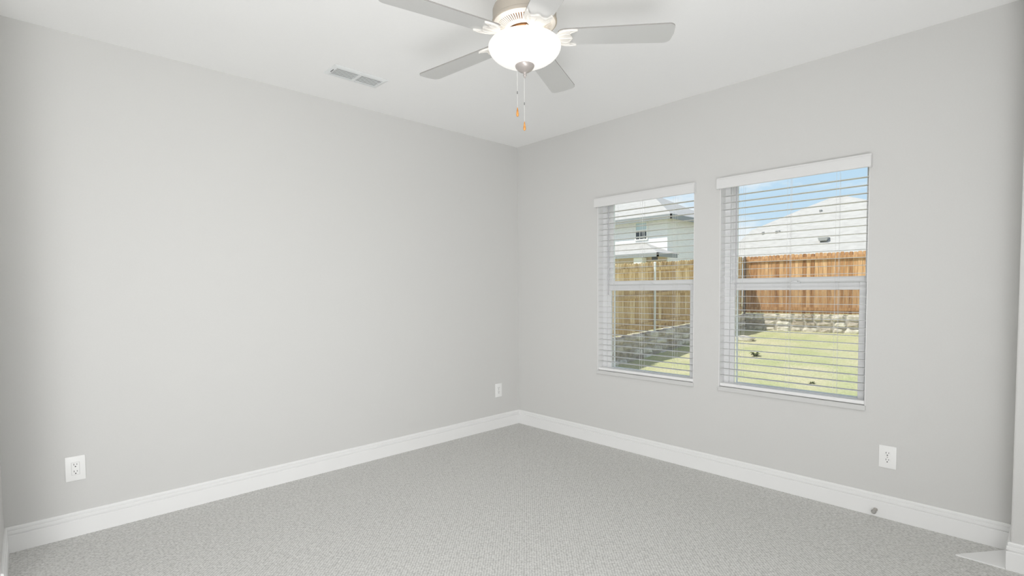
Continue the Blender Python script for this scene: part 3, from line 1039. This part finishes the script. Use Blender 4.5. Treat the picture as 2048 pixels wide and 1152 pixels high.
# porch wing with its own low gable roof
px0, py0, py1, pz = 18.7, 9.55, 17.5, 3.08
pw = MB().box((px0+.6, py0+.6, .08), (hx0, py1, pz-.02))
hpart(pw, 'porch_walls', BRICKT)
pr = MB()
pe = [(px0, py0, pz), (hx0+.2, py0, pz), (hx0+.2, py1, pz), (px0, py1, pz)]
pa = [(hx0-.05, py0+1.9, pz+.72), (hx0-.05, py1, pz+.72)]
roof_solid(pr, pe, pa, [(0, 1, 4), (1, 2, 5, 4), (2, 3, 5), (3, 0, 4, 5)], .03)
hpart(pr, 'porch_roof', SHINGLE)
pf = MB().box((px0-.03, py0-.03, pz-.20), (px0+.05, py1, pz-.01)).box((px0-.03, py0-.03, pz-.20), (hx0, py0+.05, pz-.01))
hpart(pf, 'porch_fascia', FASCIA)
hpart(MB().box((px0+.1, 10.48, .08), (px0+.5, 10.97, pz-.2)), 'porch_post', WHITEP)
hpart(MB().box((px0+.02, py0+.12, pz-.36), (px0+.2, py0+.34, pz-.2)), 'porch_lamp', DARK)

# big hipped roof behind the back fence, seen through the right window
hr = thing('house', 'house with a large pale hipped roof behind the back fence', 'house', (24.4, -3, 0))
roff = Vector((24.4, -3, 0))
def rpart(mb, nm, m, parent=None, lab=None):
    o = mb.build(nm, m, parent or hr)
    o.location = -roff if parent is None else (0, 0, 0)
    return o
rpart(MB().box((24.5, -3.7, .08), (33, 7.9, 2.75)), 'walls', BRICKT)
front = [(24.0, -4.6, 2.90), (24.0, 8.75, 2.90), (25.06, 8.45, 3.75), (26.05, 8.05, 4.55), (27.40, 5.88, 5.62), (28.0, 4.73, 6.12), (28.05, 4.10, 6.16)]
rr = MB()
fa_ = [rr.bm.verts.new(p) for p in front]
bk_ = [rr.bm.verts.new((p[0]+(34-24)*.62, p[1], p[2])) for p in front]
rr.bm.faces.new(fa_)
rr.bm.faces.new(list(reversed(bk_)))
for k in range(len(front)):
    rr.bm.faces.new((fa_[k], bk_[k], bk_[(k+1) % len(front)], fa_[(k+1) % len(front)]))
rpart(rr, 'roof', SHINGLE)
rpart(MB().box((23.93, -4.65, 2.70), (24.5, 8.8, 2.92)), 'fascia', FASCIA)
PIPE = mat('vent_pipe_grey', (.30, .30, .30), .6)
rpart(MB().prism([(-.22, 0), (.22, 0), (.17, -.16), (-.17, -.16)], 24.70, 25.05, lambda u, v, w: (w, 4.15+u, 3.76+v)), 'roof_vent', PIPE)
for (x, y, z, r, h) in ((25.68, 7.30, 4.22, .07, .14), (25.68, 6.62, 4.22, .06, .14), (25.74, 6.50, 4.24, .05, .13), (27.02, 4.91, 5.28, .07, .13)):
    rpart(MB().tube([(x, y, z), (x-.02, y, z+h)], r, 10), 'vent_pipe', PIPE)
weed(9.25, 1.28, .17, 'larger dark clump of weed on the sunlit lawn seen through the right window')
weed(7.42, -.50, .08, 'small dark weed low in the right window, on the near part of the lawn')
# pale rock lying at the shadow's edge on the lawn
rk = MB()
bmesh.ops.create_icosphere(rk.bm, subdivisions=3, radius=1.0)
for v in rk.bm.verts:
    n_ = 1+.18*math.sin(3.1*v.co.x+1.3)*math.cos(2.7*v.co.y)+.10*math.sin(5*v.co.z+2*v.co.x)
    v.co = Vector((v.co.x*.16*n_, v.co.y*.30*n_, v.co.z*.09*n_))
rk_o = rk.build('rock', add_noise(mat('pale_rock', (.7, .66, .58), .9), 8, (.58, .53, .45), (.78, .74, .66)), smooth=50)
rk_o.location = (11.1, 2.3, gz(11.1)+.05)
tag(rk_o, 'pale rock on the grass at the shadow edge before the back stone wall', 'rock')
